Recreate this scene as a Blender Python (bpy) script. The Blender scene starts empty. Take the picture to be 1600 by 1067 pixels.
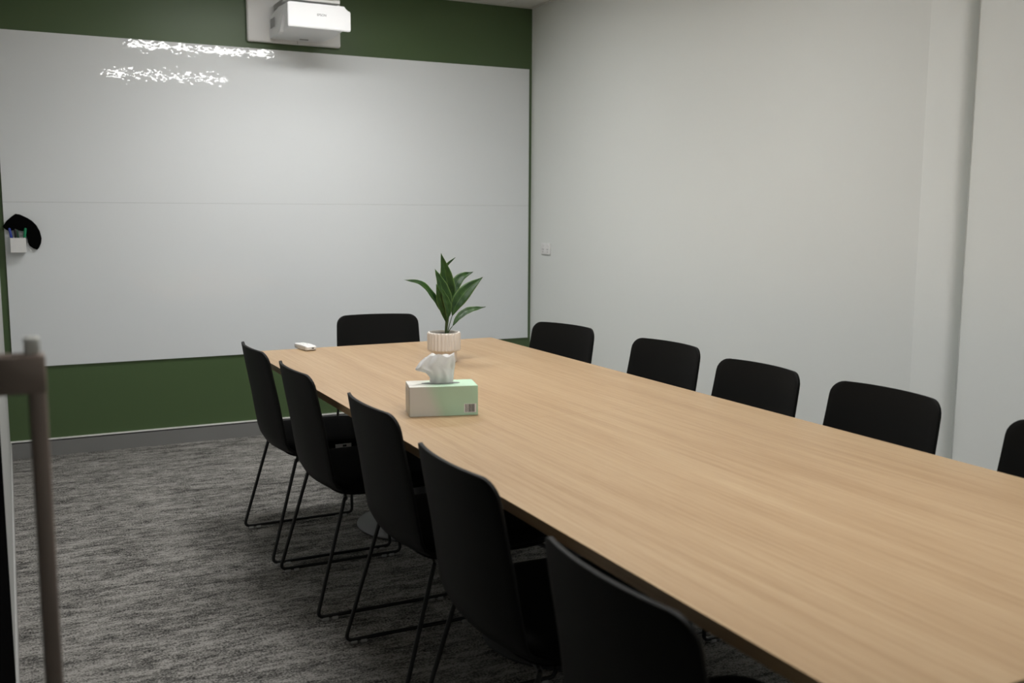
import bpy, bmesh, math, random
from mathutils import Vector, Matrix
random.seed(7)
S = bpy.context.scene
C = S.collection

# ------------------------------------------------------------------ camera
CAM = Vector((-3.1931, -6.036, 1.3707))
YAW, PITCH, ROLL = 0.4684, -0.1303, 0.0046
FPX = 35/36*1600
fw = Vector((math.sin(YAW)*math.cos(PITCH), math.cos(YAW)*math.cos(PITCH), math.sin(PITCH)))
r0 = Vector((math.cos(YAW), -math.sin(YAW), 0)); u0 = r0.cross(fw)
RT = math.cos(ROLL)*r0 + math.sin(ROLL)*u0
UP = -math.sin(ROLL)*r0 + math.cos(ROLL)*u0
cd = bpy.data.cameras.new('camera'); cam = bpy.data.objects.new('camera', cd); C.objects.link(cam)
cd.lens = 35; cd.sensor_width = 36; cd.clip_start = 0.02; cd.clip_end = 60
cd.dof.use_dof = True; cd.dof.focus_distance = 3.9; cd.dof.aperture_fstop = 3.5
M = Matrix((RT, UP, -fw)).transposed().to_4x4(); M.translation = CAM
cam.matrix_world = M
S.camera = cam
def at(px, py, ax, v):           # a photo pixel on the plane (axis ax = v)
    d = fw + RT*((px-800)/FPX) - UP*((py-533.5)/FPX)
    return CAM + d*((v-CAM[ax])/d[ax])

# ------------------------------------------------------------------ world, exposure
w = bpy.data.worlds.new('world'); S.world = w; w.use_nodes = True
w.node_tree.nodes['Background'].inputs[0].default_value = (0.9, 0.95, 1.0, 1)
w.node_tree.nodes['Background'].inputs[1].default_value = 0.05
S.view_settings.view_transform = 'Standard'; S.view_settings.look = 'None'
S.view_settings.gamma = 1; S.view_settings.use_curve_mapping = False
S.view_settings.exposure = 0.0
LAMP = 21.5; LAMP_W = 7.2

# ------------------------------------------------------------------ room measures (metres)
H = 2.70; XL = -3.2346; YN = -7.2
BL, BR, BT, BB = -3.2011, -0.0235, 2.3063, 0.5071      # whiteboard
TL, TR, TF, TN, TZ = -2.2265, -1.0101, -1.4852, -5.19, 0.73
TJ = -3.34                                             # joint between the two tops

# ------------------------------------------------------------------ materials
def srgb(r, g, b):
    f = lambda c: (c/255/12.92) if c/255 <= .04045 else ((c/255+.055)/1.055)**2.4
    return (f(r), f(g), f(b), 1)
def mat(name, col, rough=.5, metal=0, spec=.5, bump=None, mottle=None, **kw):
    m = bpy.data.materials.new(name); m.use_nodes = True
    nt = m.node_tree; b = nt.nodes['Principled BSDF']
    b.inputs['Base Color'].default_value = col if len(col) == 4 else (*col, 1)
    b.inputs['Roughness'].default_value = rough; b.inputs['Metallic'].default_value = metal
    b.inputs['Specular IOR Level'].default_value = spec
    for k, v in kw.items(): b.inputs[k.replace('_', ' ')].default_value = v
    tc = nt.nodes.new('ShaderNodeTexCoord')
    if bump:
        sc, st, dist = bump
        n = nt.nodes.new('ShaderNodeTexNoise'); n.inputs['Scale'].default_value = sc; n.inputs['Detail'].default_value = 3
        bp = nt.nodes.new('ShaderNodeBump'); bp.inputs['Strength'].default_value = st; bp.inputs['Distance'].default_value = dist
        nt.links.new(tc.outputs['Object'], n.inputs['Vector']); nt.links.new(n.outputs['Fac'], bp.inputs['Height'])
        nt.links.new(bp.outputs['Normal'], b.inputs['Normal'])
    if mottle:
        sc, amt = mottle
        n = nt.nodes.new('ShaderNodeTexNoise'); n.inputs['Scale'].default_value = sc; n.inputs['Detail'].default_value = 4
        nt.links.new(tc.outputs['Object'], n.inputs['Vector'])
        mx = nt.nodes.new('ShaderNodeMix'); mx.data_type = 'RGBA'
        c = b.inputs['Base Color'].default_value
        mx.inputs[6].default_value = (c[0]*(1-amt), c[1]*(1-amt), c[2]*(1-amt), 1)
        mx.inputs[7].default_value = (min(1, c[0]*(1+amt)), min(1, c[1]*(1+amt)), min(1, c[2]*(1+amt)), 1)
        nt.links.new(n.outputs['Fac'], mx.inputs[0]); nt.links.new(mx.outputs[2], b.inputs['Base Color'])
    return m
def ramp(nt, src, stops):
    r = nt.nodes.new('ShaderNodeValToRGB'); e = r.color_ramp.elements
    while len(e) < len(stops): e.new(.5)
    for k, (p, c) in enumerate(stops): e[k].position = p; e[k].color = c
    nt.links.new(src, r.inputs['Fac']); return r
MT = {}
MT['green'] = mat('green_paint', (.070, .115, .045), .42, bump=(220, .12, .001), mottle=(1.5, .03))
MT['wall'] = mat('white_paint', (.765, .79, .765), .6, bump=(160, .12, .001), mottle=(1.2, .015))
MT['wall_grey'] = mat('grey_paint', (.40, .405, .39), .6, bump=(160, .12, .001), mottle=(1.2, .015))
MT['ceiling'] = mat('ceiling_tile', (.74, .74, .70), .9, bump=(300, .3, .001))
MT['tgrid'] = mat('white_metal_trim', (.70, .70, .66), .45)
MT['skirt_pale'] = mat('pale_skirting', (.40, .40, .39), .5)
MT['skirt'] = mat('grey_skirting', (.20, .20, .195), .45, mottle=(6, .05))
MT['white_edge'] = mat('white_trim', (.78, .78, .75), .4)
MT['shadow_gap'] = mat('black_gap', (.01, .01, .01), .8)
MT['black_plastic'] = mat('black_plastic', (.0042, .0042, .0038), .55, spec=.15, bump=(900, .1, .0004))
MT['black_fabric'] = mat('black_fabric', (.004, .004, .004), .9, spec=.15, bump=(700, .4, .0006))
MT['black_steel'] = mat('black_steel', (.010, .010, .010), .38)
MT['base_steel'] = mat('charcoal_steel', (.055, .055, .057), .45, mottle=(8, .06))
MT['clear_plastic'] = mat('clear_plastic', (.72, .72, .72), .15, Alpha=.6)
MT['white_plastic'] = mat('white_plastic', (.80, .80, .79), .35, mottle=(4, .02))
MT['white_gloss'] = mat('white_case', (.86, .87, .88), .3, mottle=(4, .015))
MT['grey_plastic'] = mat('grey_plastic', (.32, .32, .32), .5)
MT['dark_plastic'] = mat('dark_plastic', (.02, .02, .02), .4)
MT['bronze'] = mat('bronze_metal', (.27, .215, .185), .5, .3, mottle=(9, .1))
MT['pale_cap'] = mat('pale_grey_cap', (.75, .76, .72), .5)
MT['door_black'] = mat('black_door', (.004, .004, .004), .9, spec=0.0)
MT['ceramic'] = mat('cream_ceramic', (.78, .73, .67), .55, bump=(120, .1, .0006), mottle=(25, .04))
MT['soil'] = mat('soil', (.05, .038, .028), .95, bump=(150, 1, .004), mottle=(90, .5))
MT['tissue'] = mat('tissue_paper', (.85, .85, .84), .9, bump=(90, .4, .002), Subsurface_Weight=.0)
MT['slot'] = mat('box_slot', (.18, .19, .18), .8)
MT['felt'] = mat('black_felt', (.002, .002, .002), .95, spec=.05, bump=(500, .5, .001))
MT['print_black'] = mat('black_print', (.03, .03, .03), .6)
MT['print_white'] = mat('white_print', (.80, .80, .78), .6)
MT['logo'] = mat('grey_print', (.12, .12, .12), .5)
for n, c in dict(blue=(.02, .05, .35), green=(.0, .22, .09), dark_green=(.01, .07, .035), black=(.01, .01, .01), red=(.16, .012, .012)).items():
    MT['pen_'+n] = mat('pen_'+n, c, .4)

def whiteboard_mat():
    m = mat('whiteboard_gloss', (.775, .805, .82), .5, spec=.5, Coat_Weight=1.0, Coat_Roughness=.012)
    nt = m.node_tree; b = nt.nodes['Principled BSDF']
    tc = nt.nodes.new('ShaderNodeTexCoord')
    a = nt.nodes.new('ShaderNodeTexNoise'); a.inputs['Scale'].default_value = 34; a.inputs['Detail'].default_value = 1
    c = nt.nodes.new('ShaderNodeTexNoise'); c.inputs['Scale'].default_value = 5; c.inputs['Detail'].default_value = 1
    nt.links.new(tc.outputs['Object'], a.inputs['Vector']); nt.links.new(tc.outputs['Object'], c.inputs['Vector'])
    b1 = nt.nodes.new('ShaderNodeBump'); b1.inputs['Strength'].default_value = 1; b1.inputs['Distance'].default_value = .0003
    b2 = nt.nodes.new('ShaderNodeBump'); b2.inputs['Strength'].default_value = 1; b2.inputs['Distance'].default_value = .00015
    nt.links.new(a.outputs['Fac'], b1.inputs['Height']); nt.links.new(c.outputs['Fac'], b2.inputs['Height'])
    nt.links.new(b2.outputs['Normal'], b1.inputs['Normal']); nt.links.new(b1.outputs['Normal'], b.inputs['Coat Normal'])
    return m
MT['board'] = whiteboard_mat()

def wood_mat():
    m = mat('beech_laminate', (.6, .4, .24), .42, spec=.4)
    nt = m.node_tree; b = nt.nodes['Principled BSDF']
    tc = nt.nodes.new('ShaderNodeTexCoord')
    def noise(sx, sy, scale, det, rough=.5, dist=0):
        mp = nt.nodes.new('ShaderNodeMapping'); mp.inputs['Scale'].default_value = (sx, sy, 1)
        nt.links.new(tc.outputs['Object'], mp.inputs['Vector'])
        n = nt.nodes.new('ShaderNodeTexNoise'); n.inputs['Scale'].default_value = scale; n.inputs['Detail'].default_value = det
        n.inputs['Roughness'].default_value = rough; n.inputs['Distortion'].default_value = dist
        nt.links.new(mp.outputs['Vector'], n.inputs['Vector']); return n.outputs['Fac']
    broad = noise(1, .06, 11, 3, .55, .3)
    fine = noise(1, .018, 95, 4, .6)
    pore = noise(1, .05, 320, 2)
    def madd(x, k, y):
        n = nt.nodes.new('ShaderNodeMath'); n.operation = 'MULTIPLY_ADD'; n.inputs[1].default_value = k
        nt.links.new(x, n.inputs[0])
        if isinstance(y, float): n.inputs[2].default_value = y
        else: nt.links.new(y, n.inputs[2])
        return n.outputs[0]
    v = madd(broad, .42, madd(fine, .46, madd(pore, .20, -.04)))
    r = ramp(nt, v, [(.36, (.345, .219, .113, 1)), (.50, (.410, .276, .153, 1)), (.66, (.470, .335, .196, 1))])
    nt.links.new(r.outputs['Color'], b.inputs['Base Color'])
    bp = nt.nodes.new('ShaderNodeBump'); bp.inputs['Strength'].default_value = .08; bp.inputs['Distance'].default_value = .001
    nt.links.new(fine, bp.inputs['Height']); nt.links.new(bp.outputs['Normal'], b.inputs['Normal'])
    return m
MT['wood'] = wood_mat()

def carpet_mat():
    m = mat('grey_carpet', (.1, .1, .1), .95, spec=.1)
    nt = m.node_tree; b = nt.nodes['Principled BSDF']
    tc = nt.nodes.new('ShaderNodeTexCoord')
    def noise(sx, sy, scale, det, rough=.6):
        mp = nt.nodes.new('ShaderNodeMapping'); mp.inputs['Scale'].default_value = (sx, sy, 1)
        nt.links.new(tc.outputs['Object'], mp.inputs['Vector'])
        n = nt.nodes.new('ShaderNodeTexNoise'); n.inputs['Scale'].default_value = scale; n.inputs['Detail'].default_value = det
        n.inputs['Roughness'].default_value = rough
        nt.links.new(mp.outputs['Vector'], n.inputs['Vector']); return n.outputs['Fac']
    streak = noise(.30, 1, 17, 6, .7)
    fine = noise(.35, 1, 62, 4, .7)
    speck = noise(.8, 1, 170, 2, .7)
    def madd(x, k, y):
        n = nt.nodes.new('ShaderNodeMath'); n.operation = 'MULTIPLY_ADD'; n.inputs[1].default_value = k
        nt.links.new(x, n.inputs[0])
        if isinstance(y, float): n.inputs[2].default_value = y
        else: nt.links.new(y, n.inputs[2])
        return n.outputs[0]
    v = madd(streak, .66, madd(fine, .62, madd(speck, .85, -.56)))
    r = ramp(nt, v, [(.36, (.035, .034, .032, 1)), (.50, (.180, .174, .162, 1)), (.62, (.340, .327, .305, 1))])
    nt.links.new(r.outputs['Color'], b.inputs['Base Color'])
    bp = nt.nodes.new('ShaderNodeBump'); bp.inputs['Strength'].default_value = .8; bp.inputs['Distance'].default_value = .004
    nt.links.new(speck, bp.inputs['Height']); nt.links.new(bp.outputs['Normal'], b.inputs['Normal'])
    return m
MT['carpet'] = carpet_mat()

def leaf_mat():
    m = mat('green_leaf', (.03, .1, .03), .45, spec=.35)
    nt = m.node_tree; b = nt.nodes['Principled BSDF']
    uv = nt.nodes.new('ShaderNodeUVMap'); uv.uv_map = 'UVMap'
    sp = nt.nodes.new('ShaderNodeSeparateXYZ'); nt.links.new(uv.outputs['UV'], sp.inputs[0])
    tc = nt.nodes.new('ShaderNodeTexCoord')
    n = nt.nodes.new('ShaderNodeTexNoise'); n.inputs['Scale'].default_value = 30; n.inputs['Detail'].default_value = 4
    nt.links.new(tc.outputs['Object'], n.inputs['Vector'])
    body = ramp(nt, n.outputs['Fac'], [(.3, (.008, .034, .008, 1)), (.7, (.032, .085, .014, 1))])
    # paler margin and midrib of the leaf itself
    edge = ramp(nt, sp.outputs['X'], [(0, (1, 1, 1, 1)), (.08, (0, 0, 0, 1)), (.48, (0, 0, 0, 1)), (.5, (.8, .8, .8, 1)), (.52, (0, 0, 0, 1)), (.92, (0, 0, 0, 1)), (1, (1, 1, 1, 1))])
    mx = nt.nodes.new('ShaderNodeMix'); mx.data_type = 'RGBA'; mx.inputs[7].default_value = (.13, .22, .055, 1)
    nt.links.new(edge.outputs['Color'], mx.inputs[0]); nt.links.new(body.outputs['Color'], mx.inputs[6])
    nt.links.new(mx.outputs[2], b.inputs['Base Color'])
    return m
MT['leaf'] = leaf_mat()
MT['stem'] = mat('leaf_stem', (.05, .10, .025), .5, mottle=(20, .2))

def tissue_mat():
    m = MT['tissue']; nt = m.node_tree; b = nt.nodes['Principled BSDF']; b.inputs['Specular IOR Level'].default_value = .1
    tl = nt.nodes.new('ShaderNodeBsdfTranslucent'); tl.inputs['Color'].default_value = (.9, .9, .9, 1)
    mx = nt.nodes.new('ShaderNodeMixShader'); mx.inputs[0].default_value = .35
    nt.links.new(b.outputs[0], mx.inputs[1]); nt.links.new(tl.outputs[0], mx.inputs[2])
    nt.links.new(mx.outputs[0], nt.nodes['Material Output'].inputs['Surface'])
tissue_mat()
def tissue_box_mat():
    m = mat('printed_card', (.6, .6, .6), .5)
    nt = m.node_tree; b = nt.nodes['Principled BSDF']
    tc = nt.nodes.new('ShaderNodeTexCoord')
    mp = nt.nodes.new('ShaderNodeMapping'); mp.inputs['Rotation'].default_value = (0, math.radians(40), 0)
    nt.links.new(tc.outputs['Object'], mp.inputs['Vector'])
    wv = nt.nodes.new('ShaderNodeTexWave'); wv.inputs['Scale'].default_value = 2.2; wv.inputs['Distortion'].default_value = 2.5
    wv.inputs['Detail'].default_value = 1; wv.inputs['Phase Offset'].default_value = 1.2
    nt.links.new(mp.outputs['Vector'], wv.inputs['Vector'])
    sx = nt.nodes.new('ShaderNodeSeparateXYZ'); nt.links.new(tc.outputs['Object'], sx.inputs[0])
    mr = nt.nodes.new('ShaderNodeMapRange'); mr.inputs[1].default_value = -.10; mr.inputs[2].default_value = .12
    nt.links.new(sx.outputs['X'], mr.inputs[0])
    ad = nt.nodes.new('ShaderNodeMath'); ad.operation = 'MULTIPLY_ADD'; ad.inputs[1].default_value = .35
    nt.links.new(wv.outputs['Fac'], ad.inputs[0]); nt.links.new(mr.outputs[0], ad.inputs[2])
    r = ramp(nt, ad.outputs[0], [(.0, (.66, .64, .59, 1)), (.35, (.62, .63, .56, 1)), (.75, (.46, .64, .47, 1)), (1, (.48, .70, .52, 1))])
    nt.links.new(r.outputs['Color'], b.inputs['Base Color'])
    return m
MT['card'] = tissue_box_mat()

# ------------------------------------------------------------------ mesh helpers
def finish(name, bm, m, parent=None, smooth=False, angle=None):
    bmesh.ops.recalc_face_normals(bm, faces=bm.faces[:])
    me = bpy.data.meshes.new(name); bm.to_mesh(me); bm.free()
    o = bpy.data.objects.new(name, me); C.objects.link(o)
    me.materials.append(MT[m] if isinstance(m, str) else m)
    if smooth:
        for p in me.polygons: p.use_smooth = True
        me.set_sharp_from_angle(angle=math.radians(angle or 40))
    if parent: o.parent = parent
    return o
def box(bm, x0, x1, y0, y1, z0, z1, bev=0, seg=2):
    r = bmesh.ops.create_cube(bm, size=1)
    bmesh.ops.transform(bm, matrix=Matrix.Translation(((x0+x1)/2, (y0+y1)/2, (z0+z1)/2)) @ Matrix.Diagonal((abs(x1-x0), abs(y1-y0), abs(z1-z0), 1)), verts=r['verts'])
    if bev:
        es = list({e for v in r['verts'] for e in v.link_edges})
        bmesh.ops.bevel(bm, geom=es, offset=bev, segments=seg, affect='EDGES', profile=.5)
def boxo(name, m, parent, *a, bev=0, seg=2):
    bm = bmesh.new(); box(bm, *a, bev=bev, seg=seg)
    return finish(name, bm, m, parent, smooth=bev > 0)
def prism(bm, pts, ext, d0, d1, plane='xy'):
    """polygon pts in a plane extruded between d0 and d1 along the remaining axis"""
    def P(a, b, d):
        return {'xy': (a, b, d), 'xz': (a, d, b), 'yz': (d, a, b)}[plane]
    lo = [bm.verts.new(P(a, b, d0)) for a, b in pts]; hi = [bm.verts.new(P(a, b, d1)) for a, b in pts]
    n = len(pts)
    bm.faces.new(lo); bm.faces.new(hi[::-1])
    for i in range(n): bm.faces.new((lo[i], lo[(i+1) % n], hi[(i+1) % n], hi[i]))
def fillet(pts, r, seg=6):
    """round the inner corners of a 3D polyline"""
    out = [Vector(pts[0])]
    for i in range(1, len(pts)-1):
        p, a, b = Vector(pts[i]), Vector(pts[i-1]), Vector(pts[i+1])
        da, db = (a-p).normalized(), (b-p).normalized()
        ang = da.angle(db); t = min(r/math.tan(ang/2), (a-p).length*.48, (b-p).length*.48)
        s, e = p+da*t, p+db*t
        for k in range(seg+1):
            q = k/seg; out.append((s*(1-q)**2 + p*2*q*(1-q) + e*q*q))
    out.append(Vector(pts[-1])); return out
def tube(bm, pts, rad, n=8, taper=None):
    pts = [Vector(p) for p in pts]; rings = []
    t0 = (pts[1]-pts[0]).normalized()
    nrm = t0.orthogonal().normalized()
    for i, p in enumerate(pts):
        t = ((pts[min(i+1, len(pts)-1)]-p).normalized() + (p-pts[max(i-1, 0)]).normalized()).normalized()
        nrm = (nrm - t*nrm.dot(t)).normalized(); bn = t.cross(nrm)
        rr = rad if taper is None else rad*(1+(taper-1)*i/(len(pts)-1))
        rings.append([bm.verts.new(p + (nrm*math.cos(2*math.pi*k/n) + bn*math.sin(2*math.pi*k/n))*rr) for k in range(n)])
    for a, b in zip(rings, rings[1:]):
        for k in range(n): bm.faces.new((a[k], a[(k+1) % n], b[(k+1) % n], b[k]))
    bm.faces.new(rings[0][::-1]); bm.faces.new(rings[-1])
def lathe(bm, prof, n=48, cx=0, cy=0, rfun=None):
    rings = []
    for r, z in prof:
        rings.append([bm.verts.new((cx+(rfun(r, z, 2*math.pi*k/n) if rfun else r)*math.cos(2*math.pi*k/n),
                                    cy+(rfun(r, z, 2*math.pi*k/n) if rfun else r)*math.sin(2*math.pi*k/n), z)) for k in range(n)])
    for a, b in zip(rings, rings[1:]):
        for k in range(n): bm.faces.new((a[k], a[(k+1) % n], b[(k+1) % n], b[k]))
    bm.faces.new(rings[0][::-1]); bm.faces.new(rings[-1])
def thing(name, label, cat, loc=(0, 0, 0), rz=0, group=None):
    o = bpy.data.objects.new(name, None); C.objects.link(o); o.empty_display_size = .1
    o.location = loc; o.rotation_euler = (0, 0, rz); tag(o, label, cat, group); return o
def tag(o, label, cat, group=None, kind=None):
    o['label'] = label; o['category'] = cat
    if group: o['group'] = group
    if kind: o['kind'] = kind
    return o
def struct(o, label, cat):
    o['kind'] = 'structure'; o['label'] = label; o['category'] = cat; return o
def copy_thing(root):
    c = root.copy(); C.objects.link(c)
    for ch in root.children:
        d = ch.copy(); C.objects.link(d); d.parent = c
        for g in ch.children:
            e = g.copy(); C.objects.link(e); e.parent = d
    return c

# ------------------------------------------------------------------ the room
struct(boxo('floor', 'carpet', None, -4.7, .12, YN-.1, .1, -.08, 0), 'mottled grey streaked carpet floor', 'floor')
struct(boxo('wall_back', 'green', None, XL-.1, .12, 0, .1, 0, H+.05), 'dark green painted wall behind the whiteboard', 'wall')
# right wall: flat stretch, shallow cover strip, rounded end, then the set-back near stretch
bm = bmesh.new()
arc = [(.028-.028*math.cos(a), -3.395-.028*math.sin(a)) for a in [math.radians(k*15) for k in range(0, 7)]]
pl = [(.0, 0), (.0, -3.249), (.0006, -3.250), (.0006, -3.2515), (-.001, -3.253)] + [(-.001, -3.39)] + arc[1:] + \
     [(.050, -3.424), (.052, -3.434), (.044, -3.436), (.044, -3.447), (.036, -3.449), (.036, YN), (.12, YN), (.12, 0)]
prism(bm, pl, None, 0, H+.05)
o = finish('wall_right', bm, 'wall', smooth=True, angle=35); struct(o, 'off-white painted side wall with a shallow pilaster strip', 'wall')
DO0, DO1, DOH = -4.92, -6.55, 2.15           # door opening in the left wall, where the photograph is taken from
bm = bmesh.new()
box(bm, XL-.1, XL, DO0, 0, 0, H+.05); box(bm, XL-.1, XL, DO1, DO0, DOH, H+.05); box(bm, XL-.1, XL, YN, DO1, 0, H+.05)
struct(finish('wall_left', bm, 'wall_grey'), 'pale grey side wall with the door opening', 'wall')
struct(boxo('wall_front', 'wall', None, XL-.1, .12, YN-.1, YN, 0, H+.05), 'off-white wall facing the whiteboard', 'wall')
struct(boxo('wall_corridor', 'wall', None, -4.7, -4.6, YN, .1, 0, H+.05), 'off-white corridor wall outside the door opening', 'wall')
# ceiling: grid carrier and lay-in tiles
ce = struct(boxo('ceiling', 'tgrid', None, -4.7, .12, YN-.1, .1, H+.004, H+.06), 'white suspended ceiling of square-edged tiles', 'ceiling')
xs = [XL+.02, -2.62, -2.02, -1.42, -.82, -.22, -.02]; ys = [-.02-.0, -.85, -2.05, -3.25, -4.45, -5.65, -6.85, -7.18]
LX0, LX1 = -2.27, -1.07
lamps_y = (-1.15, -2.75, -4.65)
for i in range(len(xs)-1):
    for j in range(len(ys)-1):
        boxo('ceiling_tile', 'ceiling', ce, xs[i]+.006, xs[i+1]-.006, ys[j+1]+.006, ys[j]-.006, H-.0, H+.004)
# wall angle round the ceiling
for k, (n, a) in enumerate([('back', (XL, 0, -.024, 0)), ('right', (-.024, 0, YN, -.024)), ('left', (XL, XL+.024, YN, -.024))]):
    struct(boxo('trim_%d' % (k+1), 'tgrid', None, a[0], a[1], a[2], a[3], H-.003, H+.001), 'white ceiling edge angle along the %s wall' % n, 'trim')
# skirtings
sk = struct(boxo('baseboard_back', 'skirt', None, XL, 0, -.012, 0, 0, .083), 'grey skirting with a white top bead under the green wall', 'baseboard')
boxo('shadow_gap', 'shadow_gap', sk, XL, 0, -.006, 0, .083, .0905)
boxo('top_bead', 'white_edge', sk, XL, 0, -.012, 0, .0905, .098)
sk = struct(boxo('baseboard_left', 'skirt_pale', None, XL, XL+.006, -3.25, -.012, 0, .094), 'pale grey skirting along the left wall', 'baseboard')
struct(boxo('baseboard_right', 'skirt', None, -.012, -.0016, -3.38, -.012, 0, .09), 'grey skirting along the off-white right wall', 'baseboard')

# flush black door panel on the left wall with its pull handle
dr = struct(boxo('door_1', 'door_black', None, XL-.0, XL+.002, -4.86, -3.34, .004, 2.15), 'flat black door panel beside the door opening', 'door')
hd = bpy.data.objects.new('door_handle', None); C.objects.link(hd); hd.parent = dr; hd['label'] = 'bronze square-section pull handle'
boxo('grip', 'bronze', hd, -3.180, -3.160, -4.745, -4.705, .50, 1.197, bev=.003)
boxo('handle_post', 'bronze', hd, XL+.002, -3.1595, -4.746, -4.704, 1.153, 1.1985, bev=.003)
boxo('handle_post', 'bronze', hd, XL+.002, -3.1595, -4.746, -4.704, .50, .545, bev=.003)
boxo('end_cap', 'pale_cap', hd, -3.182, -3.164, -4.738, -4.712, 1.1985, 1.219, bev=.003)

# ------------------------------------------------------------------ lamps
def lamp(y, label):
    t = thing('ceiling_light', label, 'light', ((LX0+LX1)/2, y, H-.012), 0, 'ceiling panel lights over the table')
    L, W = (LX1-LX0)/2, .15
    bm = bmesh.new()
    for a in ((-L, L, -W, -W+.02), (-L, L, W-.02, W), (-L, -L+.02, -W+.02, W-.02), (L-.02, L, -W+.02, W-.02)): box(bm, *a, 0, .012)
    finish('frame', bm, 'tgrid', t)
    m = mat('lit_diffuser', (.9, .9, .9), .5)
    b = m.node_tree.nodes['Principled BSDF']
    b.inputs['Emission Color'].default_value = (1.0, .99, .975, 1); b.inputs['Emission Strength'].default_value = LAMP
    boxo('diffuser', m, t, -L+.02, L-.02, -W+.02, W-.02, .004, .011)
    ld = bpy.data.lights.new('lamp_light', 'AREA'); ld.shape = 'RECTANGLE'; ld.size = 2*L-.05; ld.size_y = 2*W-.05
    ld.energy = LAMP_W; ld.color = (1.0, .99, .975); ld.spread = math.radians(125)      # the panel's downward optic
    lo = bpy.data.objects.new('lamp_light', ld); C.objects.link(lo); lo.parent = t; lo.location = (0, 0, .002)
lamp(lamps_y[0], 'lit rectangular ceiling panel light nearest the green wall and projector')
lamp(lamps_y[1], 'lit rectangular ceiling panel light over the plant end of the table')
lamp(lamps_y[2], 'lit rectangular ceiling panel light over the door end of the table')

# ------------------------------------------------------------------ whiteboard
wb = thing('whiteboard', 'large glossy white two-panel whiteboard filling the green wall', 'whiteboard', ((BL+BR)/2, -.001, BB))
hw, hh = (BR-BL)/2, (BT-BB)/2
boxo('board_panel', 'board', wb, -hw, hw, -.009, 0, 0, hh-.0003, bev=.0005, seg=1)
boxo('board_panel', 'board', wb, -hw, hw, -.009, 0, hh+.0003, hh*2, bev=.0005, seg=1)

# ------------------------------------------------------------------ table
tb = thing('meeting_table', 'long beech-topped meeting table on round charcoal pedestal bases', 'table', ((TL+TR)/2, TJ, 0))
hx = (TR-TL)/2
boxo('table_top', 'wood', tb, -hx, hx, .00015, TF-TJ, TZ-.025, TZ, bev=.0004, seg=1)
o = boxo('table_top', 'wood', tb, -hx, hx, TN-TJ, -.00015, TZ-.025, TZ, bev=.0004, seg=1)
for dy in (1.30, 0, -1.30):
    bm = bmesh.new(); lathe(bm, [(.02, 0), (.278, 0), (.282, .003), (.282, .009), (.276, .012), (.05, .016), (.04, .016)], 64, 0, dy)
    d = finish('base_disc', bm, 'base_steel', tb, smooth=True, angle=30)
    bm = bmesh.new(); lathe(bm, [(.04, .016), (.04, TZ-.031)], 32, 0, dy)
    finish('column', bm, 'base_steel', tb, smooth=True)
    boxo('top_plate', 'black_steel', tb, -.25, .25, dy-.25, dy+.25, TZ-.031, TZ-.025)

# ------------------------------------------------------------------ chairs
def interp(tab, t):
    for (a, *va), (b, *vb) in zip(tab, tab[1:]):
        if t <= b:
            q = (t-a)/(b-a); return [x+(y-x)*q for x, y in zip(va, vb)]
    return list(tab[-1][1:])
def spline(ctrl, n):
    """Catmull-Rom through control points, n samples by arc length"""
    P = [Vector(c) for c in ctrl]; P = [P[0]*2-P[1]] + P + [P[-1]*2-P[-2]]; fine = []
    for i in range(1, len(P)-2):
        for k in range(24):
            t = k/24; a, b, c, d = P[i-1], P[i], P[i+1], P[i+2]
            fine.append(.5*((2*b)+(c-a)*t+(2*a-5*b+4*c-d)*t*t+(3*b-a-3*c+d)*t**3))
    fine.append(P[-2]); L = [0]
    for a, b in zip(fine, fine[1:]): L.append(L[-1]+(b-a).length)
    return fine, L
def sample(fine, L, s):
    for i in range(len(L)-1):
        if s <= L[i+1]:
            q = (s-L[i])/(L[i+1]-L[i]); return fine[i].lerp(fine[i+1], q)
    return fine[-1].copy()
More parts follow.
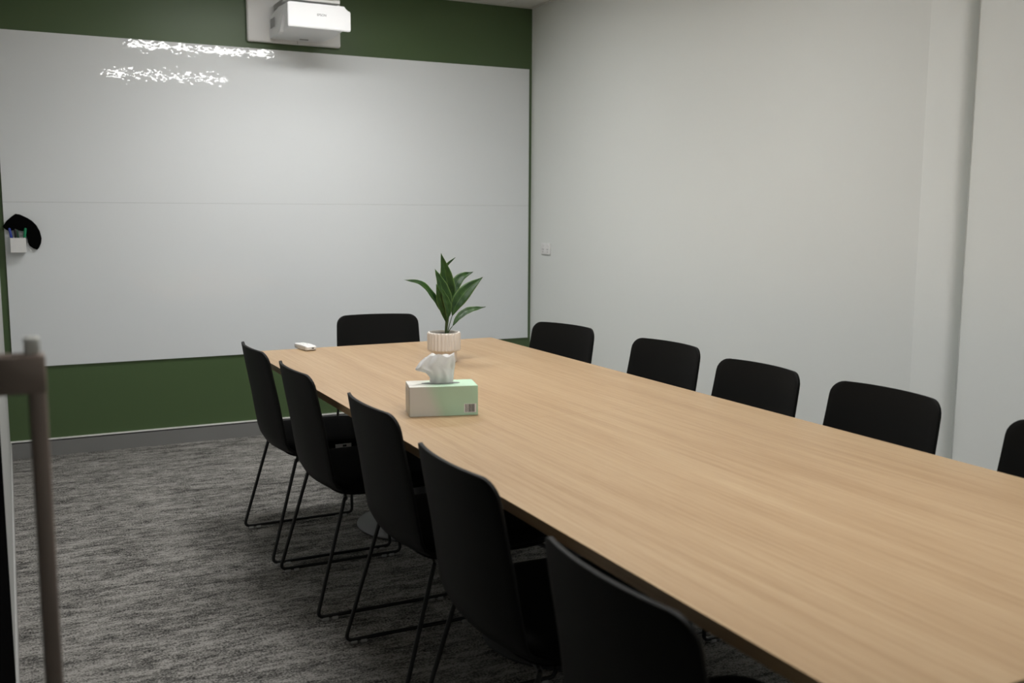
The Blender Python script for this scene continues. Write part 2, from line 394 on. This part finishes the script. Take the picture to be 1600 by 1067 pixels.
def make_chair():
    t = thing('sled_chair', 'chair', 'chair', (0, 0, 0), 0, 'black shell chairs around the meeting table')
    # centre line of the shell, back top -> seat front, local +X is forward, x = 0 at the rear feet
    ctrl = [(-.020, 0, .832), (-.004, 0, .735), (.014, 0, .635), (.028, 0, .545), (.042, 0, .475), (.070, 0, .428), (.125, 0, .408),
            (.22, 0, .404), (.33, 0, .410), (.42, 0, .417), (.475, 0, .416), (.497, 0, .405)]
    fine, L = spline(ctrl, 0); T = L[-1]
    rb, rs = .046, .085
    ss = [0, .002, .006, .013, .022, .034, .048, .062] + [.062+(T-.16)*k/22 for k in range(1, 23)] + [T-.085, T-.07, T-.055, T-.04, T-.027, T-.016, T-.008, T-.002, T]
    ss = sorted(set(ss)); nv = 16; rows = []
    bm = bmesh.new()
    for s in ss:
        c = sample(fine, L, s)
        W = interp([(0, .213), (.2, .219), (.38, .226), (.48, .238), (.62, .250), (T, .247)], s)[0]
        q = s; 
        if q < rb: W = W-rb+math.sqrt(max(0, rb*rb-(rb-q)**2))
        q = T-s
        if q < rs: W = W-rs+math.sqrt(max(0, rs*rs-(rs-q)**2))
        fwd, lift = interp([(0, .036, -.004), (.2, .036, 0), (.34, .034, .004), (.42, .018, .016), (.52, .0, .022), (.70, .0, .018), (T, .0, .010)], s)
        row = []
        for k in range(nv+1):
            v = -1+2*k/nv; yy = v*W; g = (abs(yy)/.22)**2.2
            row.append(bm.verts.new((c.x+fwd*g, yy, c.z+lift*g)))
        rows.append(row)
    for a, b in zip(rows, rows[1:]):
        for k in range(nv): bm.faces.new((a[k], a[k+1], b[k+1], b[k]))
    sh = finish('shell', bm, 'black_plastic', t, smooth=True, angle=80)
    sm = sh.modifiers.new('thick', 'SOLIDIFY'); sm.thickness = .010; sm.offset = 0
    bv = sh.modifiers.new('edge', 'BEVEL'); bv.width = .0035; bv.segments = 2; bv.limit_method = 'ANGLE'; bv.angle_limit = math.radians(50)
    # upholstered seat pad
    bm = bmesh.new(); n = 40; outl = []
    x0, x1, W = .085, .494, .249
    for k in range(n):
        a = 2*math.pi*k/n; ca, sa = math.cos(a), math.sin(a); e = 2/5.5
        outl.append(((x0+x1)/2+(x1-x0)/2*math.copysign(abs(ca)**e, ca), W*math.copysign(abs(sa)**e, sa)))
    cx = (x0+x1)/2; rings = []
    for sc, z in ((.97, .416), (.995, .420), (1.0, .427), (1.0, .452), (.990, .461), (.96, .467), (.88, .470), (.6, .469), (.25, .467)):
        rings.append([bm.verts.new((cx+(x-cx)*sc, y*sc, z)) for x, y in outl])
    for a, b in zip(rings, rings[1:]):
        for k in range(n): bm.faces.new((a[k], a[(k+1) % n], b[(k+1) % n], b[k]))
    bm.faces.new(rings[0][::-1]); bm.faces.new(rings[-1])
    finish('seat_pad', bm, 'black_fabric', t, smooth=True, angle=60)
    for s in (-1, 1):
        bm = bmesh.new()
        tube(bm, fillet([(.150, .10*s, .390), (.122, .205*s, .398), (.112, .222*s, .405), (0, .2525*s, .0135), (.483, .2525*s, .0135), (.474, .225*s, .398), (.455, .10*s, .392)], .022), .0068)
        finish('sled_leg', bm, 'black_steel', t, smooth=True, angle=60)
        for gx in (.045, .43):
            bm = bmesh.new()
            for dx in (-.016, .016): box(bm, gx+dx-.011, gx+dx+.011, .2525*s-.0085, .2525*s+.0085, 0, .012, bev=.003)
            finish('glide', bm, 'clear_plastic', t, smooth=True)
    for gx, z in ((.150, .390), (.455, .392)):
        bm = bmesh.new(); tube(bm, [(gx, -.10, z), (gx, .10, z)], .0068)
        finish('cross_bar', bm, 'black_steel', t, smooth=True, angle=60)
    return t
chair0 = make_chair(); used = False
def place(x, y, rz, label):
    global used
    c = chair0 if not used else copy_thing(chair0); used = True
    c.location = (x, y, 0); c.rotation_euler = (0, 0, rz); c['label'] = label; return c
def place_back(px, py, rz, label):     # by the middle of the back's side edges at 0.70 m height
    place(px-.033*math.cos(rz), py-.033*math.sin(rz), rz, label)
ordw = ['first', 'second', 'third', 'fourth', 'fifth']
for k, (x, y, a) in enumerate([(-2.343, -2.052, 0), (-2.332, -2.642, 0), (-2.303, -3.364, 0), (-2.350, -4.064, 0), (-2.408, -4.800, 0)]):
    ch = place(x, y, math.radians(a), 'black sled-base chair on the tissue box side of the table, %s from the whiteboard' % ordw[k])
    if k == 0: first_chair = ch
for k, (x, y, a) in enumerate([(-.850, -1.915, 193.5), (-.780, -2.652, 185), (-.842, -3.296, 181), (-.820, -3.853, 181), (-.835, -4.512, 181)]):
    place_back(x, y, math.radians(a), 'black sled-base chair along the off-white wall, %s from the whiteboard' % ordw[k])
place_back(-1.485, -1.118, math.radians(-99), 'black sled-base chair at the table end, its back to the whiteboard')

# white paper stickers on the seat side of the first chair
for x0, x1 in ((.262, .327), (.352, .410)):
    st = boxo('paper_sticker', 'print_white', first_chair, x0, x1, -.2502, -.2492, .438, .456)
    st['label'] = 'small white printed sticker'
    boxo('sticker_print', 'print_black', st, x0+.030, x0+.045, -.2505, -.2502, .444, .452)

# ------------------------------------------------------------------ projector and its wall mount
mt = thing('projector_mount', 'white wall plate and sliding arm holding the projector over the whiteboard', 'projector mount', (-1.604, 0, 2.338))
bm = bmesh.new(); box(bm, -.279, .279, -.036, 0, .004, .352, bev=.012, seg=3); finish('wall_plate', bm, 'white_plastic', mt, smooth=True)
boxo('plate_slot', 'grey_plastic', mt, .0125, .0145, -.0368, -.0355, .006, .060)
boxo('arm', 'white_plastic', mt, -.09, .13, -.43, -.034, .205, .232, bev=.004)
boxo('slide_tray', 'white_plastic', mt, -.135, .165, -.40, -.05, .186, .206, bev=.004)
boxo('side_bracket', 'grey_plastic', mt, -.139, -.132, -.30, -.10, .175, .205, bev=.002)
pj = thing('projector', 'white short-throw projector hanging over the whiteboard', 'projector', (-1.565, -.235, 2.372))
def loft(bm, secs):      # secs: list of (y, [(x,z)...]) closed sections
    rings = [[bm.verts.new((x, y, z)) for x, z in pts] for y, pts in secs]
    n = len(rings[0])
    for a, b in zip(rings, rings[1:]):
        for k in range(n): bm.faces.new((a[k], a[(k+1) % n], b[(k+1) % n], b[k]))
    bm.faces.new(rings[0][::-1]); bm.faces.new(rings[-1])
def rrect(x0, x1, z0, z1, r, seg=4):
    out = []
    for cx, cz, a0 in ((x1-r, z1-r, 0), (x0+r, z1-r, 90), (x0+r, z0+r, 180), (x1-r, z0+r, 270)):
        for k in range(seg+1):
            a = math.radians(a0+90*k/seg); out.append((cx+r*math.cos(a), cz+r*math.sin(a)))
    return out
bm = bmesh.new()
loft(bm, [(.192, rrect(-.165, .115, -.004, .100, .012)), (.184, rrect(-.172, .125, -.012, .112, .014)), (.05, rrect(-.170, .145, -.004, .128, .012)), (-.12, rrect(-.168, .150, .004, .131, .012)), (-.172, rrect(-.176, .150, .010, .131, .012))])
body = finish('body', bm, 'white_gloss', pj, smooth=True, angle=35)
# front panel with its stepped right shoulder
bm = bmesh.new()
out = [(-.172, .006), (.170, .002), (.177, .004), (.180, .011), (.180, .104), (.177, .111), (.170, .113), (.158, .114), (.150, .130), (.143, .137), (-.166, .139), (-.174, .136), (-.178, .128), (-.178, .014), (-.176, .008)]
prism(bm, out, None, -.186, -.170, 'xz')
bmesh.ops.bevel(bm, geom=[e for e in bm.edges if abs(e.verts[0].co.y+.186) < 1e-5 and abs(e.verts[1].co.y+.186) < 1e-5], offset=.004, segments=2, affect='EDGES')
fp = finish('front_panel', bm, 'white_gloss', pj, smooth=True, angle=35)
bm = bmesh.new()          # left cheek with its triangular cut-out
prism(bm, [(.180, -.010), (.188, .0), (.186, .090), (.150, .110), (-.02, .134), (-.168, .134), (-.168, .040), (-.150, .044), (-.100, .086), (-.030, -.002), (.02, -.010)], None, -.192, -.166, 'yz')
for v in bm.verts:
    if v.co.x < -.18: v.co.x += .0145*min(1, max(0, (.04-v.co.y)/.2))
ck = finish('side_panel', bm, 'white_gloss', pj)
for k in range(9):       # side air vent
    boxo('vent_slat', 'grey_plastic', ck, -.1932, -.1915, .060+k*.012, .0645+k*.012, .040, .092)
boxo('bottom_hatch', 'white_plastic', body, -.06, .06, .03, .10, -.003, .001, bev=.001)
boxo('badge', 'grey_plastic', body, -.03, .02, .125, .135, -.0125, -.004)
fc = bpy.data.curves.new('logo', 'FONT'); fc.body = 'EPSON'; fc.size = .0175; fc.align_x = 'CENTER'; fc.align_y = 'CENTER'; fc.extrude = .0004
fo = bpy.data.objects.new('logo_tmp', fc); C.objects.link(fo); bpy.context.view_layer.update()
me = bpy.data.meshes.new_from_object(fo.evaluated_get(bpy.context.evaluated_depsgraph_get())); bpy.data.objects.remove(fo)
lg = bpy.data.objects.new('logo', me); C.objects.link(lg); me.materials.clear(); me.materials.append(MT['logo'])
lg.parent = pj; lg.location = (.012, -.1864, .078); lg.rotation_euler = (math.pi/2, 0, 0); lg['label'] = 'small grey EPSON lettering'

# ------------------------------------------------------------------ pen holder, markers, eraser on the whiteboard
hx0, hx1, hz0, hz1 = -3.176, -3.100, 1.137, 1.216
ph = thing('pen_holder', 'small white magnetic pen cup on the whiteboard', 'pen holder', ((hx0+hx1)/2, -.009, hz0))
hwid = (hx1-hx0)/2; hgt = hz1-hz0
bm = bmesh.new(); box(bm, -hwid, hwid, -.052, -.049, 0, hgt, bev=.001); finish('front', bm, 'white_plastic', ph)
bm = bmesh.new(); box(bm, -hwid, hwid, -.003, 0, 0, hgt, bev=.001); finish('back', bm, 'white_plastic', ph)
for s in (-1, 1):
    boxo('side', 'white_plastic', ph, s*hwid-.003*(s > 0), s*hwid+.003*(s < 0), -.049, -.003, 0, hgt)
boxo('bottom', 'white_plastic', ph, -hwid+.003, hwid-.003, -.049, -.003, 0, .003)
for nm, col, dx, lean, dy, top in (('blue', 'blue', -.022, -.16, -.030, .128), ('black', 'black', -.006, -.05, -.036, .122), ('dark green', 'dark_green', .006, -.10, -.024, .118), ('bright green', 'green', .024, .14, -.034, .128)):
    mk = thing('marker', '%s whiteboard marker standing in the white pen cup' % nm, 'marker', ((hx0+hx1)/2+dx-lean*.02, -.009+dy, hz0+.0045), 0, 'markers in the pen cup')
    mk.rotation_euler = (0, lean, 0)
    bm = bmesh.new(); lathe(bm, [(.0045, 0), (.0062, .003), (.0062, .070)], 14); finish('barrel', bm, 'pen_'+col if col in ('black',) else 'white_plastic', mk, smooth=True)
    bm = bmesh.new(); lathe(bm, [(.0068, .070), (.0072, .073), (.0066, top-.006), (.0045, top)], 14); finish('cap', bm, 'pen_'+col, mk, smooth=True)
er = [(4, 354), (10, 345), (18, 338), (24, 334), (31, 335), (42, 340), (50, 345), (57, 352), (62, 361), (65, 372), (64, 380), (61, 387), (58, 390), (52, 388), (46, 384), (43.5, 378), (42.6, 369), (38, 360), (26, 358), (14, 361), (8, 358)]
pts = [at(px, py, 1, -.009) for px, py in er]; ex = sum(p.x for p in pts)/len(pts); ez = sum(p.z for p in pts)/len(pts)
bm = bmesh.new(); prism(bm, [(p.x-ex, p.z-ez) for p in pts], None, -.020, 0, 'xz')
bmesh.ops.bevel(bm, geom=[e for e in bm.edges if e.verts[0].co.y < -.019 and e.verts[1].co.y < -.019], offset=.005, segments=3, affect='EDGES')
o = finish('board_eraser', bm, 'felt', smooth=True, angle=40); o.location = (ex, -.009, ez)
tag(o, 'black crescent-shaped felt pad stuck on the whiteboard around the pen cup', 'eraser')

# ------------------------------------------------------------------ wall socket on the right wall
ws = thing('wall_socket', 'white double power socket low on the off-white wall near the corner', 'socket', (0, -.225, 1.086))
bm = bmesh.new(); box(bm, -.010, 0, -.060, .060, 0, .075, bev=.003); finish('plate', bm, 'white_plastic', ws, smooth=True)
for s in (-1, 1):
    cy = s*.030
    for dy, dz, ry in ((-.007, .034, .5), (.007, .034, -.5), (0, .018, 0)):
        bm = bmesh.new(); box(bm, -.0008, .0008, -.0012, .0012, -.004, .004)
        o = finish('socket_slot', bm, 'dark_plastic', ws); o.location = (-.0102, cy+dy, dz); o.rotation_euler = (ry, 0, 0)
    boxo('rocker_switch', 'white_plastic', ws, -.0125, -.0098, cy-.006, cy+.006, .050, .066, bev=.001)

# ------------------------------------------------------------------ potted plant
PX, PY = -1.548, -2.140
pp = thing('potted_plant', 'leafy green plant in a ribbed cream pot on the table', 'plant', (PX, PY, TZ))
def flute(r, z, a): return r + (.0042*abs(math.sin(a*13)) - .0024 if .052 < z < .124 and r > .06 else 0)
bm = bmesh.new()
lathe(bm, [(.02, 0), (.052, 0), (.055, .003), (.055, .044), (.056, .047), (.066, .048), (.069, .053), (.0695, .060), (.0695, .118), (.0695, .1235), (.068, .128), (.062, .128), (.060, .124), (.060, .114), (.02, .112)], 156, rfun=flute)
pot = finish('pot', bm, 'ceramic', pp, smooth=True, angle=30)
bm = bmesh.new(); lathe(bm, [(.01, .1122), (.0595, .1122), (.0595, .116), (.045, .120), (.02, .122), (.004, .122)], 32)
for v in bm.verts: v.co.z += random.uniform(-.0012, .0012) if v.co.z > .115 else 0
finish('soil', bm, 'soil', pp, smooth=True)
def crop(x, y): return 600+x/3.555, 380+y/3.555
def leaf(points, width, dy, facing, curl=.25):
    """points: crop-pixel path stem foot -> leaf start -> ... -> tip; dy: depth range"""
    P = []
    for k, (x, y) in enumerate(points):
        q = k/(len(points)-1)
        P.append(at(*crop(x, y), 1, PY+dy[0]*(1-q)+dy[1]*q) - Vector((PX, PY, TZ)))
    foot = Vector((P[0].x*.4, dy[0]*.5, .119))
    bm = bmesh.new(); st, Ls = spline([foot, (foot+P[0])*.5+Vector((0, 0, .004)), P[0]], 0)
    tube(bm, [sample(st, Ls, Ls[-1]*k/8) for k in range(9)], .0022, 6, .7)
    so = finish('stem', bm, 'stem', pp, smooth=True)
    fine, L = spline(P, 0); n = 18; bm = bmesh.new(); uvl = bm.loops.layers.uv.new('UVMap'); rows = []
    side0 = None
    for i in range(n+1):
        s = i/n; c = sample(fine, L, L[-1]*s); c2 = sample(fine, L, min(L[-1], L[-1]*s+.004)); c1 = sample(fine, L, max(0, L[-1]*s-.004))
        tg = (c2-c1).normalized()
        f = Vector(facing).normalized(); side = tg.cross(f).normalized(); up = side.cross(tg)
        wd = width*.5*(math.sin(math.pi*min(1, s**.88))**1.1) + .0006
        row = []
        for k in range(7):
            v = -1+k/3
            row.append((bm.verts.new(c + side*wd*v + up*(wd*curl*(abs(v)-.4) + .0012*math.sin(9*s*math.pi+v*2))), (k/6, s)))
        rows.append(row)
    for a, b in zip(rows, rows[1:]):
        for k in range(6):
            fc = bm.faces.new((a[k][0], a[k+1][0], b[k+1][0], b[k][0]))
            for lp, uv in zip(fc.loops, (a[k][1], a[k+1][1], b[k+1][1], b[k][1])): lp[uvl].uv = uv
    o = finish('leaf', bm, 'leaf', pp, smooth=True, angle=80)
    sm = o.modifiers.new('thick', 'SOLIDIFY'); sm.thickness = .0007
    return o
V = Vector
leaf([(348, 425), (318, 370), (268, 288), (205, 222), (112, 203)], .034, (-.015, .01), (.55, -1, .45))
leaf([(358, 395), (362, 300), (345, 180), (316, 54)], .060, (.03, .02), (-.1, -1, .1))
leaf([(352, 300), (318, 190), (345, 125), (397, 78)], .022, (.035, .035), (.5, -1, .35))
leaf([(356, 420), (345, 320), (318, 230), (283, 142)], .062, (-.02, -.015), (.25, -1, .15))
leaf([(345, 440), (332, 370), (310, 300), (290, 226)], .036, (-.035, -.03), (-.35, -1, .2))
leaf([(352, 430), (356, 360), (338, 300), (318, 245)], .036, (-.045, -.04), (.3, -1, .1))
leaf([(372, 320), (388, 255), (425, 190), (496, 159)], .042, (.02, .045), (-.5, -1, .35))
leaf([(378, 405), (405, 335), (465, 255), (549, 188)], .058, (-.01, -.01), (-.35, -1, .35))
leaf([(380, 462), (415, 410), (470, 372), (565, 353)], .030, (-.03, -.02), (-.25, -.8, .7))

# ------------------------------------------------------------------ tissue box
c0 = Vector((-2.099, -3.167)); c1 = Vector((-1.890, -3.224)); d = (c1-c0); ang = math.atan2(d.y, d.x); BXL = d.length; BXD, BXH = .120, .095
ctr = c0 + d*.5 + Vector((-d.y, d.x)).normalized()*BXD*.5
tx = thing('tissue_box', 'pale grey and mint green cardboard tissue box on the table', 'tissue box', (ctr.x, ctr.y, TZ), ang)
bm = bmesh.new(); box(bm, -BXL/2, BXL/2, -BXD/2, BXD/2, 0, BXH, bev=.0012, seg=1); finish('carton', bm, 'card', tx)
bm = bmesh.new(); n = 40
prism(bm, [(-.002+.062*math.cos(2*math.pi*k/n), .002+.020*math.sin(2*math.pi*k/n)) for k in range(n)], None, BXH, BXH+.0006); finish('slot', bm, 'slot', tx)
boxo('side_flap', 'card', tx, -BXL/2-.0008, -BXL/2, -BXD/2+.004, BXD/2-.004, .012, BXH-.012)
bc = boxo('barcode', 'print_white', tx, .064, .103, -BXD/2-.0005, -BXD/2, .009, .037)
bm = bmesh.new(); x = .0675
while x < .098:
    wd = random.choice((.0006, .0009, .0014, .002)); box(bm, x, min(x+wd, .0985), -BXD/2-.0008, -BXD/2-.0004, .011, .036); x += wd+random.choice((.0006, .0009, .0013))
finish('barcode_bars', bm, 'print_black', bc)
# tissue: one crumpled sheet standing in the slot
bm = bmesh.new(); n, rowsn = 72, 22; rings = []
for j in range(rowsn+1):
    v = j/rowsn
    lx, rx, zz = interp([(0, -.036, .038, .001), (.25, -.036, .040, .022), (.45, -.050, .041, .042), (.66, -.084, .043, .056), (.85, -.070, .044, .078), (1, -.054, .043, .091)], v)
    dep = interp([(0, .011), (.4, .020), (.75, .024), (1, .018)], v)[0]
    ring = []
    for k in range(n):
        a = 2*math.pi*k/n; ca, sa = math.cos(a), math.sin(a)
        fold = 1+.15*math.sin(5*a+3.2*v)+.13*math.sin(9*a-4*v+1)
        cxm, hwm = (lx+rx)/2, (rx-lx)/2
        zt = zz + v*(.004*math.sin(3*a+1)+.003*math.sin(7*a))
        if ca < 0: zt -= v*.010*ca*ca
        ring.append(bm.verts.new((cxm+hwm*ca*(1+.03*math.sin(9*a+5*v)), .002+dep*sa*fold+.004*math.sin(6*v+2*a), BXH+zt)))
    rings.append(ring)
for a, b in zip(rings, rings[1:]):
    for k in range(n): bm.faces.new((a[k], a[(k+1) % n], b[(k+1) % n], b[k]))
top = [bm.verts.new((v.co.x*.55-.001, .002+(v.co.y-.002)*.3, v.co.z-.016)) for v in rings[-1]]
for k in range(n): bm.faces.new((rings[-1][k], rings[-1][(k+1) % n], top[(k+1) % n], top[k]))
bm.faces.new(top)
ts = finish('tissue', bm, 'tissue', smooth=True, angle=60)
ts.location = (ctr.x, ctr.y, TZ); ts.rotation_euler = (0, 0, ang)
tag(ts, 'crumpled white paper tissue pulled up out of the box', 'tissue')

# ------------------------------------------------------------------ remote control
rm = thing('remote_control', 'small white remote control lying on the far end of the table', 'remote control', (-1.982, -1.515, TZ), math.radians(8))
bm = bmesh.new()
loft(bm, [(-.072, rrect(-.021, .021, .006, .018, .004)), (-.066, rrect(-.026, .026, .002, .023, .005)), (.0, rrect(-.026, .026, 0, .025, .006)), (.066, rrect(-.025, .025, .002, .023, .005)), (.071, rrect(-.020, .020, .006, .018, .004))])
finish('case', bm, 'white_plastic', rm, smooth=True, angle=35)
boxo('sensor_window', 'dark_plastic', rm, .002, .012, -.0728, -.071, .010, .015)
for r_ in range(4):
    for c_ in range(2):
        bm = bmesh.new(); lathe(bm, [(.004, 0), (.004, .0012), (.003, .0018)], 12)
        o = finish('button', bm, 'pale_cap', rm, smooth=True); o.location = (-.009+c_*.018, .045-r_*.018, .0246)
